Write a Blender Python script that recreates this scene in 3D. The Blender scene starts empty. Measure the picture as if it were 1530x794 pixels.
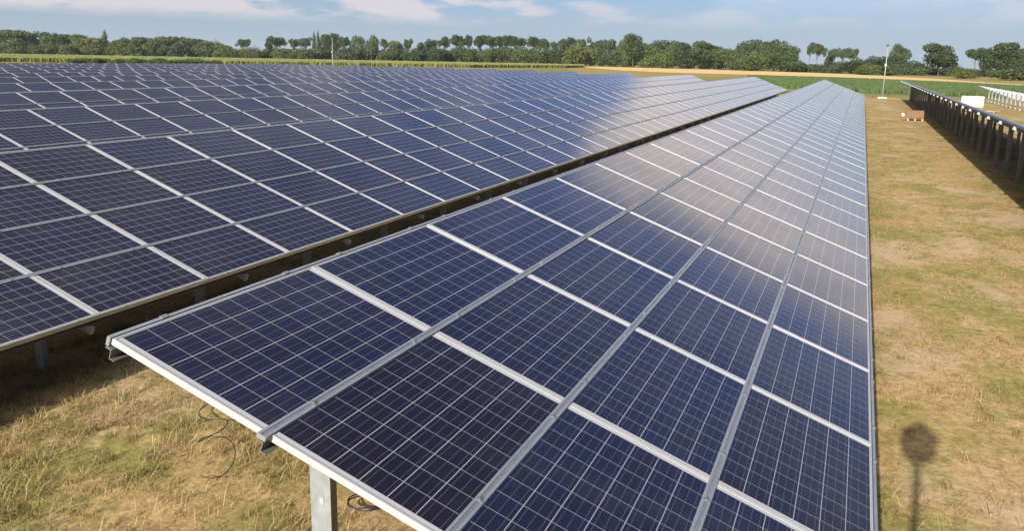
import bpy, bmesh, math, random
import numpy as np
from mathutils import Vector, Matrix, Euler

random.seed(7)
rng = np.random.default_rng(7)
S = bpy.context.scene
COL = S.collection
R = math.radians

# ------------------------------------------------------------------ camera
CAM_H = 3.45
YAW, PITCH, ROLL = -0.374944, 0.228580, 0.018109
FPX, CX, CY, PW_, PH_ = 1286.82, 765.0, 387.73, 1530.0, 794.0
fwd = Vector((math.sin(YAW) * math.cos(PITCH), math.cos(YAW) * math.cos(PITCH), -math.sin(PITCH)))
rt0 = Vector((math.cos(YAW), -math.sin(YAW), 0))
up0 = rt0.cross(fwd)
rt = rt0 * math.cos(ROLL) + up0 * math.sin(ROLL)
upv = -rt0 * math.sin(ROLL) + up0 * math.cos(ROLL)
cd = bpy.data.cameras.new('camera')
cam = bpy.data.objects.new('camera', cd)
COL.objects.link(cam)
mw = Matrix((( rt.x, upv.x, -fwd.x, 0), (rt.y, upv.y, -fwd.y, 0), (rt.z, upv.z, -fwd.z, CAM_H), (0, 0, 0, 1)))
cam.matrix_world = mw
cd.sensor_fit = 'HORIZONTAL'
cd.sensor_width = 36
cd.lens = FPX / PW_ * 36
cd.shift_y = -(PH_ / 2 - CY) / PW_
cd.clip_start = 0.05
cd.clip_end = 12000
S.camera = cam

def ray(px, py):
    return fwd + rt * ((px - CX) / FPX) - upv * ((py - CY) / FPX)

def horizon_y(px):
    return 75.33 + 0.01711 * px

def at_depth(px, depth):
    """ground point under the line of sight through column px at a given distance along the view"""
    d = ray(px, horizon_y(px))
    return Vector((d.x * depth, d.y * depth, 0.0))

# ------------------------------------------------------------------ sun, sky, exposure
SUN_EL, SUN_AZ = 22.3, 4.0          # the light travels towards azimuth 4 deg right of the rows
Ldir = Vector((math.sin(R(SUN_AZ)) * math.cos(R(SUN_EL)), math.cos(R(SUN_AZ)) * math.cos(R(SUN_EL)), -math.sin(R(SUN_EL))))
sd = bpy.data.lights.new('sun', 'SUN')
sd.energy = 4.2
sd.angle = R(0.5)
sd.color = (1.0, 0.93, 0.83)
sun = bpy.data.objects.new('sun', sd)
COL.objects.link(sun)
sun.rotation_mode = 'QUATERNION'
sun.rotation_quaternion = Ldir.to_track_quat('-Z', 'Y')
sun.location = (0, -20, 30)

S.view_settings.view_transform = 'Standard'
S.view_settings.look = 'None'
S.view_settings.gamma = 1
S.view_settings.use_curve_mapping = False
S.view_settings.exposure = 1.32
S.cycles.max_bounces = 6
S.cycles.sample_clamp_indirect = 6

class NT:
    """tiny helper for node trees"""
    def __init__(self, tree):
        self.t = tree
    def n(self, typ, **kw):
        nd = self.t.nodes.new(typ)
        for k, v in kw.items():
            setattr(nd, k, v)
        return nd
    def put(self, sock, v):
        if isinstance(v, bpy.types.NodeSocket):
            self.t.links.new(v, sock)
        elif v is not None:
            sock.default_value = v
    def m(self, op, a, b=None, c=None, clamp=False):
        nd = self.n('ShaderNodeMath', operation=op)
        nd.use_clamp = clamp
        self.put(nd.inputs[0], a)
        if b is not None: self.put(nd.inputs[1], b)
        if c is not None: self.put(nd.inputs[2], c)
        return nd.outputs[0]
    def ss(self, v, lo, hi, a=0.0, b=1.0):
        nd = self.n('ShaderNodeMapRange', interpolation_type='SMOOTHSTEP')
        self.put(nd.inputs['Value'], v)
        self.put(nd.inputs['From Min'], lo); self.put(nd.inputs['From Max'], hi)
        self.put(nd.inputs['To Min'], a); self.put(nd.inputs['To Max'], b)
        return nd.outputs[0]
    def mix(self, f, a, b, blend='MIX'):
        nd = self.n('ShaderNodeMix', data_type='RGBA', blend_type=blend)
        self.put(nd.inputs[0], f)
        self.put(nd.inputs[6], a if isinstance(a, bpy.types.NodeSocket) else (*a, 1))
        self.put(nd.inputs[7], b if isinstance(b, bpy.types.NodeSocket) else (*b, 1))
        return nd.outputs[2]
    def noise(self, vec, scale, detail=4, rough=0.55, dist=0.0):
        nd = self.n('ShaderNodeTexNoise')
        if vec is not None: self.put(nd.inputs['Vector'], vec)
        nd.inputs['Scale'].default_value = scale
        nd.inputs['Detail'].default_value = detail
        nd.inputs['Roughness'].default_value = rough
        nd.inputs['Distortion'].default_value = dist
        return nd.outputs['Fac']
    def xyz(self, x, y, z):
        nd = self.n('ShaderNodeCombineXYZ')
        self.put(nd.inputs[0], x); self.put(nd.inputs[1], y); self.put(nd.inputs[2], z)
        return nd.outputs[0]
    def sep(self, v):
        nd = self.n('ShaderNodeSeparateXYZ')
        self.put(nd.inputs[0], v)
        return nd.outputs

W = bpy.data.worlds.new('World')
S.world = W
W.use_nodes = True
wt = W.node_tree
for nd in list(wt.nodes): wt.nodes.remove(nd)
h = NT(wt)
sky = h.n('ShaderNodeTexSky', sky_type='NISHITA')
sky.sun_disc = False
sky.sun_elevation = R(SUN_EL)
sky.sun_rotation = math.atan2(-Ldir.x, -Ldir.y)
sky.air_density = 1.0
sky.dust_density = 0.6
sky.ozone_density = 2.0
sky.altitude = 50
tc = h.n('ShaderNodeTexCoord')
dx, dy, dz = h.sep(tc.outputs['Generated'])
az = h.m('MULTIPLY', h.m('ARCTAN2', dx, dy), 57.29578)
el = h.m('MULTIPLY', h.m('ARCSINE', dz), 57.29578)
cv = h.xyz(h.m('MULTIPLY', az, 0.10), h.m('MULTIPLY', el, 0.30), 0.0)
n1 = h.noise(cv, 1.3, 6, 0.6)
n2 = h.noise(cv, 0.45, 4, 0.5)
# a bright bank of cloud low over the end of the rows
wob = h.m('MULTIPLY', h.m('SUBTRACT', n1, 0.5), 6.0)
topel = h.m('ADD', h.m('MULTIPLY_ADD', az, -0.26, 15.0), wob)
bank = h.ss(h.m('SUBTRACT', topel, el), -0.3, 1.3)
bank = h.m('MULTIPLY', bank, h.ss(h.m('ADD', az, h.m('MULTIPLY', wob, 0.6)), -10.6, -8.2))
bank = h.m('MULTIPLY', bank, h.ss(el, 1.5, 12.5, 0.0, 1.0))
bank = h.m('MULTIPLY', bank, h.ss(az, 30, 60, 1.0, 0.0))
bank = h.m('MULTIPLY', bank, h.ss(n2, 0.25, 0.6, 0.75, 1.0))
# scattered flat puffs near the top of the picture, thinner to the right
pv = h.xyz(h.m('MULTIPLY', az, 0.16), h.m('MULTIPLY', el, 0.62), 3.7)
p1 = h.noise(pv, 1.25, 5, 0.55, 0.0)
puff = h.ss(h.m('ADD', p1, h.ss(az, -18, -34, 0.0, 0.09)), 0.43, 0.60)
puff = h.m('MULTIPLY', puff, h.ss(h.m('ADD', el, h.m('MULTIPLY', n1, 0.8)), 2.3, 3.2))
puff = h.m('MULTIPLY', puff, h.ss(el, 16, 30, 1.0, 0.25))
puff = h.m('MULTIPLY', puff, h.ss(az, -26, -6, 0.95, 0.35))
skyc = sky.outputs[0]
# grey-blue evening sky opposite the sun
lum = h.n('ShaderNodeMix', data_type='RGBA', blend_type='MULTIPLY')
lum.inputs[0].default_value = 1.0
h.put(lum.inputs[6], skyc)
lum.inputs[7].default_value = (0.40, 0.52, 0.84, 1)
skyc = lum.outputs[2]
aaz = h.m('ABSOLUTE', az)
low = h.m('MULTIPLY', h.ss(el, 7.0, -0.5, 0.0, 0.85), h.ss(aaz, 75, 110, 1.0, 0.0))
skyc = h.mix(h.ss(aaz, 75, 120, 0.0, 0.6), skyc, (0.25, 0.3, 0.38))  # unseen sky beside and behind the camera darkened to deepen shade under the rows
skyc = h.mix(low, skyc, (3.55, 4.3, 5.1))
c = h.mix(puff, skyc, (5.5, 5.3, 5.6))
c = h.mix(bank, c, (10.2, 9.1, 8.4))
# unseen bright broken cloud overhead, added to fill the shadows on open ground
wn_ = h.noise(tc.outputs['Generated'], 2.6, 6, 0.6, 0.3)
over = h.ss(el, 42, 60)
over = h.m('MULTIPLY', over, h.ss(wn_, 0.36, 0.52))
c = h.mix(over, c, (13.0, 12.8, 12.7))
bg = h.n('ShaderNodeBackground')
h.put(bg.inputs[0], c)
bg.inputs[1].default_value = 0.052
wo = h.n('ShaderNodeOutputWorld')
wt.links.new(bg.outputs[0], wo.inputs[0])

# ------------------------------------------------------------------ materials
def new_mat(name):
    m = bpy.data.materials.new(name)
    m.use_nodes = True
    t = m.node_tree
    b = t.nodes['Principled BSDF']
    return m, NT(t), b

def metal(name, col, rough=0.45, metallic=0.6, var=0.25, scale=6.0):
    m, h, b = new_mat(name)
    g = h.n('ShaderNodeNewGeometry')
    n = h.noise(g.outputs['Position'], scale, 5, 0.6)
    n2 = h.noise(g.outputs['Position'], scale * 9, 3, 0.6)
    f = h.m('ADD', h.m('MULTIPLY', n, 0.7), h.m('MULTIPLY', n2, 0.3))
    cc = h.mix(h.ss(f, 0.3, 0.7), tuple(c * (1 - var) for c in col), tuple(min(1, c * (1 + var)) for c in col))
    h.put(b.inputs['Base Color'], cc)
    b.inputs['Metallic'].default_value = metallic
    b.inputs['Roughness'].default_value = rough
    return m

def plain(name, col, rough=0.7, var=0.15, scale=8.0):
    return metal(name, col, rough, 0.0, var, scale)

M_FRAME = metal('panel_frame_aluminium', (0.37, 0.37, 0.37), 0.55, 0.25, 0.06, 3)
M_FRAME.node_tree.nodes['Principled BSDF'].inputs['Specular IOR Level'].default_value = 0.2
M_RAIL = metal('rail_aluminium', (0.38, 0.40, 0.415), 0.36, 0.65, 0.10, 5)
M_GALV = metal('galvanised_steel', (0.235, 0.25, 0.255), 0.5, 0.3, 0.18, 14)
M_GALVD = metal('darkened_galvanised_steel', (0.20, 0.205, 0.22), 0.6, 0.2, 0.15, 9)  # darker steel: shade on the right row's posts put into the colour
M_GALVL = metal('bright_galvanised_steel', (0.40, 0.41, 0.41), 0.5, 0.3, 0.10, 9)
M_PURL = metal('zinc_purlin', (0.17, 0.17, 0.168), 0.45, 0.4, 0.15, 5)
M_BOLT = metal('bolt_steel', (0.22, 0.22, 0.22), 0.4, 0.6, 0.1)
M_GROOVE = plain('dark_groove', (0.13, 0.14, 0.15), 0.7)
M_BACK = plain('dimmed_backsheet', (0.17, 0.17, 0.17), 0.6, 0.05)  # backsheet greyed below its own white to deepen shade under the tables
M_CABLE = plain('black_cable', (0.012, 0.012, 0.013), 0.5)
M_WHITE = plain('white_coating', (0.62, 0.61, 0.58), 0.6, 0.05, 3)
M_CARD = plain('brown_cardboard', (0.15, 0.085, 0.045), 0.85, 0.12, 5)
M_WOOD = plain('pale_timber', (0.34, 0.24, 0.13), 0.8, 0.2, 9)
M_DARK = plain('dark_plastic', (0.03, 0.03, 0.032), 0.5)
M_POLE = metal('pale_mast_steel', (0.27, 0.28, 0.28), 0.5, 0.15, 0.06, 3)
M_CONC = plain('concrete', (0.40, 0.37, 0.32), 0.9, 0.15, 8)
M_FENCE = plain('green_grey_fence_steel', (0.05, 0.065, 0.05), 0.6)

def make_cell_mat():
    m, h, b = new_mat('solar_cells_under_glass')
    uv = h.n('ShaderNodeUVMap', uv_map='UVMap').outputs[0]
    pid = h.n('ShaderNodeUVMap', uv_map='panel_id').outputs[0]
    u, v, _ = h.sep(uv)
    pu, pv_, _ = h.sep(pid)
    oi = h.n('ShaderNodeObjectInfo').outputs['Random']
    inside = h.m('MULTIPLY', h.m('MULTIPLY', h.m('GREATER_THAN', u, 0.0), h.m('LESS_THAN', u, 10.0)),
                 h.m('MULTIPLY', h.m('GREATER_THAN', v, 0.0), h.m('LESS_THAN', v, 6.0)))
    fu, fv = h.m('FRACT', u), h.m('FRACT', v)
    du = h.m('MINIMUM', fu, h.m('SUBTRACT', 1.0, fu))
    dv = h.m('MINIMUM', fv, h.m('SUBTRACT', 1.0, fv))
    gap_u = h.m('LESS_THAN', du, 0.0125)
    gap_v = h.m('LESS_THAN', dv, 0.0165)
    # three busbars per cell, running along the row
    f3 = h.m('FRACT', h.m('MULTIPLY', fv, 3.0))
    bus = h.m('LESS_THAN', h.m('ABSOLUTE', h.m('SUBTRACT', f3, 0.5)), 0.030)
    # per panel and per cell tints
    wn = h.n('ShaderNodeTexWhiteNoise', noise_dimensions='3D')
    h.put(wn.inputs['Vector'], h.xyz(pu, pv_, h.m('MULTIPLY', oi, 91.7)))
    prand = wn.outputs['Value']
    wc = h.n('ShaderNodeTexWhiteNoise', noise_dimensions='4D')
    h.put(wc.inputs['Vector'], h.xyz(h.m('FLOOR', u), h.m('FLOOR', v), h.m('ADD', pu, h.m('MULTIPLY', oi, 53.1))))
    h.put(wc.inputs['W'], pv_)
    crand = wc.outputs['Value']
    vo = h.n('ShaderNodeTexVoronoi', feature='F1')
    h.put(vo.inputs['Vector'], h.xyz(u, v, h.m('MULTIPLY', crand, 40.0)))
    vo.inputs['Scale'].default_value = 7.0
    grain = h.sep(vo.outputs['Color'])[0]
    tint = h.m('ADD', h.m('MULTIPLY', prand, 0.62), h.m('ADD', h.m('MULTIPLY', crand, 0.30), h.m('MULTIPLY', grain, 0.24)))
    cell = h.mix(h.ss(tint, 0.22, 0.98), (0.0108, 0.0088, 0.0138), (0.0112, 0.0122, 0.0300))
    cell = h.mix(h.m('MULTIPLY', bus, 0.60), cell, (0.10, 0.10, 0.11))
    cell = h.mix(h.m('MULTIPLY', gap_u, 0.85), cell, (0.29, 0.29, 0.31))
    cell = h.mix(h.m('MULTIPLY', gap_v, 0.85), cell, (0.31, 0.31, 0.33))
    col = h.mix(inside, (0.37, 0.37, 0.375), cell)
    gg = h.n('ShaderNodeNewGeometry')
    film = h.ss(h.m('ADD', h.m('MULTIPLY', h.noise(gg.outputs['Position'], 0.9, 6, 0.65, 0.6), 0.7), h.m('MULTIPLY', h.noise(gg.outputs['Position'], 14.0, 4, 0.7), 0.3)), 0.42, 0.72, 0.0, 0.06)
    col = h.mix(film, col, (0.20, 0.175, 0.14))
    h.put(b.inputs['Base Color'], col)
    b.inputs['Roughness'].default_value = 0.6
    b.inputs['Specular IOR Level'].default_value = 0.0
    b.inputs['Coat Weight'].default_value = 1.0
    b.inputs['Coat IOR'].default_value = 1.46
    g = h.n('ShaderNodeNewGeometry')
    dust = h.noise(g.outputs['Position'], 1.1, 5, 0.6)
    h.put(b.inputs['Coat Roughness'], h.ss(dust, 0.3, 0.75, 0.095, 0.16))
    return m
M_CELL = make_cell_mat()

def leaf_mat(name, dark, light, trans=0.25):
    m, h, b = new_mat(name)
    oi = h.n('ShaderNodeObjectInfo').outputs['Random']
    g = h.n('ShaderNodeNewGeometry')
    n = h.noise(g.outputs['Position'], 0.45, 3, 0.6)
    at = h.n('ShaderNodeAttribute', attribute_name='tone')
    f = h.m('ADD', h.m('MULTIPLY', h.sep(at.outputs['Vector'])[0], 0.5), h.m('ADD', h.m('MULTIPLY', n, 0.45), h.m('MULTIPLY', oi, 0.30)))
    cc = h.mix(h.ss(f, 0.2, 1.0), dark, light)
    h.put(b.inputs['Base Color'], cc)
    b.inputs['Roughness'].default_value = 0.75
    b.inputs['Specular IOR Level'].default_value = 0.2
    tr = h.n('ShaderNodeBsdfTranslucent')
    h.put(tr.inputs[0], cc)
    mx = h.n('ShaderNodeMixShader')
    mx.inputs[0].default_value = trans
    out = [x for x in h.t.nodes if x.type == 'OUTPUT_MATERIAL'][0]
    h.t.links.new(b.outputs[0], mx.inputs[1])
    h.t.links.new(tr.outputs[0], mx.inputs[2])
    h.t.links.new(mx.outputs[0], out.inputs[0])
    return m
M_LEAF = leaf_mat('deciduous_leaves', (0.038, 0.058, 0.020), (0.096, 0.130, 0.044))
M_LEAFD = leaf_mat('dark_leaves', (0.028, 0.043, 0.020), (0.064, 0.090, 0.034))
M_LEAFG = leaf_mat('grey_green_leaves', (0.042, 0.058, 0.032), (0.085, 0.110, 0.055))
M_LEAFO = leaf_mat('olive_leaves', (0.058, 0.078, 0.022), (0.120, 0.145, 0.042))
M_MAIZE = leaf_mat('maize_leaves', (0.10, 0.125, 0.036), (0.32, 0.325, 0.12), 0.35)
M_CROP = leaf_mat('beet_leaves', (0.050, 0.080, 0.028), (0.090, 0.130, 0.046))
M_BARK = plain('bark', (0.10, 0.085, 0.065), 0.9, 0.25, 3)

def grass_colour(h):
    """colours of the mown dry grass, by place on the ground"""
    g = h.n('ShaderNodeNewGeometry')
    x, y, z = h.sep(g.outputs['Position'])
    p = h.xyz(x, y, 0.0)
    pl = h.xyz(x, h.m('MULTIPLY', y, 0.55), 0.0)
    big = h.noise(p, 0.42, 5, 0.62, 0.4)
    mid = h.noise(h.xyz(h.m('ADD', x, 31.0), y, 0.0), 1.5, 5, 0.65, 0.3)
    soil = h.noise(h.xyz(h.m('ADD', x, 77.0), h.m('MULTIPLY', y, 0.7), 0.0), 0.60, 5, 0.6, 0.5)
    fine = h.m('ADD', h.m('MULTIPLY', h.noise(p, 13.0, 5, 0.8), 0.55), h.m('MULTIPLY', h.noise(p, 5.0, 5, 0.75, 0.5), 0.45))
    straw = h.mix(h.ss(fine, 0.3, 0.72), (0.165, 0.106, 0.044), (0.50, 0.345, 0.168))
    green = h.mix(h.ss(fine, 0.3, 0.72), (0.090, 0.090, 0.024), (0.285, 0.250, 0.075))
    gf = h.ss(h.m('ADD', h.m('MULTIPLY', big, 0.6), h.m('MULTIPLY', mid, 0.4)), 0.415, 0.575)
    c = h.mix(h.m('MULTIPLY', gf, 0.85), straw, green)
    return h, c, soil, fine, mid, p

def make_ground_mat():
    m, h, b = new_mat('dry_mown_grass')
    h, c, soil, fine, mid, p = grass_colour(h)
    earth = h.mix(fine, (0.28, 0.195, 0.12), (0.50, 0.37, 0.24))
    sf = h.ss(h.m('ADD', h.m('MULTIPLY', soil, 0.75), h.m('MULTIPLY', fine, 0.25)), 0.49, 0.63)
    c = h.mix(h.m('MULTIPLY', sf, 0.8), c, earth)
    h.put(b.inputs['Base Color'], c)
    b.inputs['Roughness'].default_value = 0.95
    b.inputs['Specular IOR Level'].default_value = 0.1
    bp = h.n('ShaderNodeBump')
    bp.inputs['Strength'].default_value = 0.5
    bp.inputs['Distance'].default_value = 0.04
    hh = h.m('ADD', h.m('MULTIPLY', fine, 0.5), h.noise(p, 4.5, 5, 0.7))
    h.put(bp.inputs['Height'], hh)
    h.t.links.new(bp.outputs[0], b.inputs['Normal'])
    return m
M_GROUND = make_ground_mat()

def make_blade_mat():
    m, h, b = new_mat('grass_blades')
    h, c, soil, fine, mid, p = grass_colour(h)
    at = h.n('ShaderNodeAttribute', attribute_name='tone')
    t = h.sep(at.outputs['Vector'])[0]
    c = h.mix(h.ss(t, 0.55, 0.95, 0.0, 0.75), c, (0.47, 0.355, 0.165))
    c = h.mix(h.ss(t, 0.30, 0.0, 0.0, 0.75), c, (0.125, 0.135, 0.032))
    h.put(b.inputs['Base Color'], c)
    b.inputs['Roughness'].default_value = 0.8
    b.inputs['Specular IOR Level'].default_value = 0.15
    tr = h.n('ShaderNodeBsdfTranslucent')
    h.put(tr.inputs[0], c)
    mx = h.n('ShaderNodeMixShader')
    mx.inputs[0].default_value = 0.25
    out = [x for x in h.t.nodes if x.type == 'OUTPUT_MATERIAL'][0]
    h.t.links.new(b.outputs[0], mx.inputs[1])
    h.t.links.new(tr.outputs[0], mx.inputs[2])
    h.t.links.new(mx.outputs[0], out.inputs[0])
    return m
M_BLADE = make_blade_mat()

def field_mat(name, a, bcol, sx=0.02, sy=0.2, fscale=1.2):
    m, h, b = new_mat(name)
    g = h.n('ShaderNodeNewGeometry')
    x, y, z = h.sep(g.outputs['Position'])
    n = h.noise(h.xyz(h.m('MULTIPLY', x, sx), h.m('MULTIPLY', y, sy), 0.0), 1.0, 5, 0.6)
    f = h.noise(g.outputs['Position'], fscale, 4, 0.7)
    cc = h.mix(h.ss(h.m('ADD', h.m('MULTIPLY', n, 0.6), h.m('MULTIPLY', f, 0.4)), 0.35, 0.65), a, bcol)
    h.put(b.inputs['Base Color'], cc)
    b.inputs['Roughness'].default_value = 0.95
    b.inputs['Specular IOR Level'].default_value = 0.05
    return m
M_STUBBLE = field_mat('straw_stubble', (0.42, 0.29, 0.12), (0.60, 0.44, 0.21))
M_ROUGH = field_mat('rough_khaki_grass', (0.16, 0.13, 0.045), (0.30, 0.235, 0.095))
M_CROPSOIL = field_mat('green_crop', (0.050, 0.080, 0.028), (0.090, 0.125, 0.045))
M_FAR = field_mat('distant_meadow', (0.13, 0.125, 0.04), (0.22, 0.20, 0.07))

# ------------------------------------------------------------------ mesh helpers
class MB:
    def __init__(self):
        self.v, self.f, self.mi = [], [], []
        self.uv, self.pid = {}, {}
    def face(self, pts, mi=0, uv=None, pid=None):
        k = len(self.v)
        self.v.extend(tuple(p) for p in pts)
        fi = len(self.f)
        self.f.append(tuple(range(k, k + len(pts))))
        self.mi.append(mi)
        if uv is not None: self.uv[fi] = uv
        if pid is not None: self.pid[fi] = pid
    def box(self, lo, hi, mi=0, mat=None, skip=()):
        x0, y0, z0 = lo; x1, y1, z1 = hi
        P = [Vector(q) for q in ((x0,y0,z0),(x1,y0,z0),(x1,y1,z0),(x0,y1,z0),(x0,y0,z1),(x1,y0,z1),(x1,y1,z1),(x0,y1,z1))]
        if mat is not None: P = [mat @ q for q in P]
        k = len(self.v)
        self.v.extend(tuple(q) for q in P)
        for nm, q in (('b',(0,3,2,1)),('t',(4,5,6,7)),('-y',(0,1,5,4)),('+x',(1,2,6,5)),('+y',(2,3,7,6)),('-x',(3,0,4,7))):
            if nm in skip: continue
            self.f.append(tuple(k + i for i in q)); self.mi.append(mi)
    def prism_y(self, prof, y0, y1, mi=0, mat=None):
        """closed (x,z) profile swept along y"""
        n = len(prof)
        k = len(self.v)
        for y in (y0, y1):
            for x, z in prof:
                q = Vector((x, y, z))
                if mat is not None: q = mat @ q
                self.v.append(tuple(q))
        for i in range(n):
            j = (i + 1) % n
            self.f.append((k + i, k + j, k + n + j, k + n + i)); self.mi.append(mi)
        self.f.append(tuple(k + i for i in range(n - 1, -1, -1))); self.mi.append(mi)
        self.f.append(tuple(k + n + i for i in range(n))); self.mi.append(mi)
    def tube(self, pts, rad, seg=8, mi=0, cap=True):
        pts = [Vector(p) for p in pts]
        if not isinstance(rad, (list, tuple)): rad = [rad] * len(pts)
        rings = []
        for i, p in enumerate(pts):
            d = (pts[min(i + 1, len(pts) - 1)] - pts[max(i - 1, 0)]).normalized()
            a = d.cross(Vector((0.13, 0.31, 0.94))) if abs(d.z) < 0.9 else d.cross(Vector((1, 0, 0)))
            a.normalize(); b = d.cross(a)
            k = len(self.v)
            for s in range(seg):
                t = 2 * math.pi * s / seg
                self.v.append(tuple(p + (a * math.cos(t) + b * math.sin(t)) * rad[i]))
            rings.append(k)
        for r0, r1 in zip(rings, rings[1:]):
            for s in range(seg):
                s2 = (s + 1) % seg
                self.f.append((r0 + s, r0 + s2, r1 + s2, r1 + s)); self.mi.append(mi)
        if cap:
            self.f.append(tuple(rings[0] + s for s in range(seg - 1, -1, -1))); self.mi.append(mi)
            self.f.append(tuple(rings[-1] + s for s in range(seg))); self.mi.append(mi)
    def mesh(self, name, mats, smooth=False, fix=True):
        me = bpy.data.meshes.new(name)
        me.from_pydata(self.v, [], self.f)
        for m in mats: me.materials.append(m)
        me.polygons.foreach_set('material_index', self.mi)
        if self.uv:
            l = me.uv_layers.new(name='UVMap'); l2 = me.uv_layers.new(name='panel_id')
            for fi, uvs in self.uv.items():
                for li, c in zip(me.polygons[fi].loop_indices, uvs):
                    l.data[li].uv = c
                    l2.data[li].uv = self.pid.get(fi, (0.0, 0.0))
        if smooth:
            me.polygons.foreach_set('use_smooth', [True] * len(self.f))
        if fix:
            bm = bmesh.new(); bm.from_mesh(me)
            bmesh.ops.recalc_face_normals(bm, faces=bm.faces)
            bm.to_mesh(me); bm.free()
        me.update()
        return me

def link(name, me, parent=None, loc=None, rot=None):
    o = bpy.data.objects.new(name, me)
    COL.objects.link(o)
    if parent is not None: o.parent = parent
    if loc is not None: o.location = loc
    if rot is not None: o.rotation_euler = rot
    return o

def tag(o, label=None, cat=None, group=None, kind=None):
    if label: o['label'] = label
    if cat: o['category'] = cat
    if group: o['group'] = group
    if kind: o['kind'] = kind
    return o

def thing(name, loc, label, cat, group=None, rz=0.0):
    o = bpy.data.objects.new(name, None)
    COL.objects.link(o)
    o.location = loc; o.rotation_euler = (0, 0, rz); o.empty_display_size = 0.3
    return tag(o, label, cat, group)

# ------------------------------------------------------------------ ground and fields
def sheet(name, poly, z, mat, label=None):
    me = bpy.data.meshes.new(name)
    me.from_pydata([(p[0], p[1], z) for p in poly], [], [tuple(range(len(poly)))])
    me.materials.append(mat)
    me.update()
    if me.polygons[0].normal.z < 0: me.flip_normals()
    o = link(name, me)
    o['kind'] = 'structure'
    if label: o['label'] = label
    return o

SITE_Y = 107.0
sheet('ground', [(-900, -60), (400, -60), (400, SITE_Y), (-900, SITE_Y)], 0.0, M_GROUND, 'dry mown grass between the rows of panels')
E4 = 1900
sheet('terrain', [(-E4, SITE_Y), (E4, SITE_Y), (E4, 2400), (-E4, 2400)], 0.0, M_FAR)
sheet('terrain', [(-E4, -E4), (E4, -E4), (E4, -60), (-E4, -60)], 0.0, M_FAR)
sheet('terrain', [(-E4, -60), (-900, -60), (-900, SITE_Y), (-E4, SITE_Y)], 0.0, M_FAR)
sheet('terrain', [(400, -60), (E4, -60), (E4, SITE_Y), (400, SITE_Y)], 0.0, M_FAR)
g = lambda px, d: at_depth(px, d)
# khaki rough grass belt, straw stubble strip and the green crop beyond the fence
sheet('rough_grass_field', [g(850, 560), g(1000, 500), g(1260, 350), g(1530, 300), g(1900, 240), g(1900, 120), g(1530, 150), g(1260, 215), g(1140, 235), g(1000, 200), g(900, 170), g(850, 260)], 0.004, M_ROUGH, 'strip of rough khaki grass beyond the fence')
sheet('stubble_field', [g(852, 545), g(930, 520), g(1000, 478), g(1140, 420), g(1260, 346), g(1400, 255), g(1530, 185), g(1900, 130),
                        g(1900, 122), g(1530, 167), g(1400, 197), g(1260, 240), g(1140, 270), g(1000, 292), g(930, 330), g(880, 430)], 0.008, M_STUBBLE, 'pale golden straw stubble field')
sheet('crop_field', [g(1165, 236), g(1260, 222), g(1400, 190), g(1530, 160), g(1900, 118), g(1900, 92), g(1530, 100), g(1310, 109), g(1180, 124), g(1085, 158)], 0.012, M_CROPSOIL, 'bright green crop field beyond the fence')

# ------------------------------------------------------------------ solar rows
BETA = 0.351954
CB, SB = math.cos(BETA), math.sin(BETA)
PW, PH = 1.67, 0.9629
PL, PD, TH = 1.660, 0.942, 0.034          # panel length, depth, frame height

def panel_faces(mb, ox, oy, frame_mi, cell_mi, back_mi, pid=(0, 0), frame=True, glass=True, zoff=0.0):
    """one framed module lying in the local x (slope) / y (row) plane, top at z = zoff"""
    x0, x1 = ox + (PH - PD) / 2, ox + (PH + PD) / 2
    y0, y1 = oy + (PW - PL) / 2, oy + (PW + PL) / 2
    w = 0.011
    if frame:
        for lo, hi in (((x0, y0, zoff - TH), (x1, y0 + w, zoff)), ((x0, y1 - w, zoff - TH), (x1, y1, zoff)),
                       ((x0, y0 + w, zoff - TH), (x0 + w, y1 - w, zoff)), ((x1 - w, y0 + w, zoff - TH), (x1, y1 - w, zoff))):
            mb.box(lo, hi, frame_mi)
        mb.face([(x0 + w, y0 + w, zoff - 0.012), (x0 + w, y1 - w, zoff - 0.012), (x1 - w, y1 - w, zoff - 0.012), (x1 - w, y0 + w, zoff - 0.012)], back_mi)
    if glass:
        mu, mv = 0.036, 0.004
        gx0, gx1, gy0, gy1 = x0 + w, x1 - w, y0 + w, y1 - w
        cu = (gy1 - gy0 - 2 * mu) / 10; cv_ = (gx1 - gx0 - 2 * mv) / 6
        um, vm = mu / cu, mv / cv_
        z = zoff - 0.003
        mb.face([(gx0, gy0, z), (gx1, gy0, z), (gx1, gy1, z), (gx0, gy1, z)], cell_mi,
                uv=[(-um, -vm), (-um, 6 + vm), (10 + um, 6 + vm), (10 + um, -vm)], pid=pid)

mb = MB(); panel_faces(mb, 0, 0, 0, 1, 2, glass=False); ME_FRAME = mb.mesh('solar_panel', [M_FRAME, M_CELL, M_BACK])
mb = MB(); panel_faces(mb, 0, 0, 0, 0, 0, frame=False); ME_GLASS = mb.mesh('glass', [M_CELL], fix=False)
mb = MB(); panel_faces(mb, 0, 0, 0, 1, 2); ME_PANEL = mb.mesh('solar_panel', [M_FRAME, M_CELL, M_BACK])

def up_mesh(me):
    for p in me.polygons:
        pass
    return me

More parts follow.
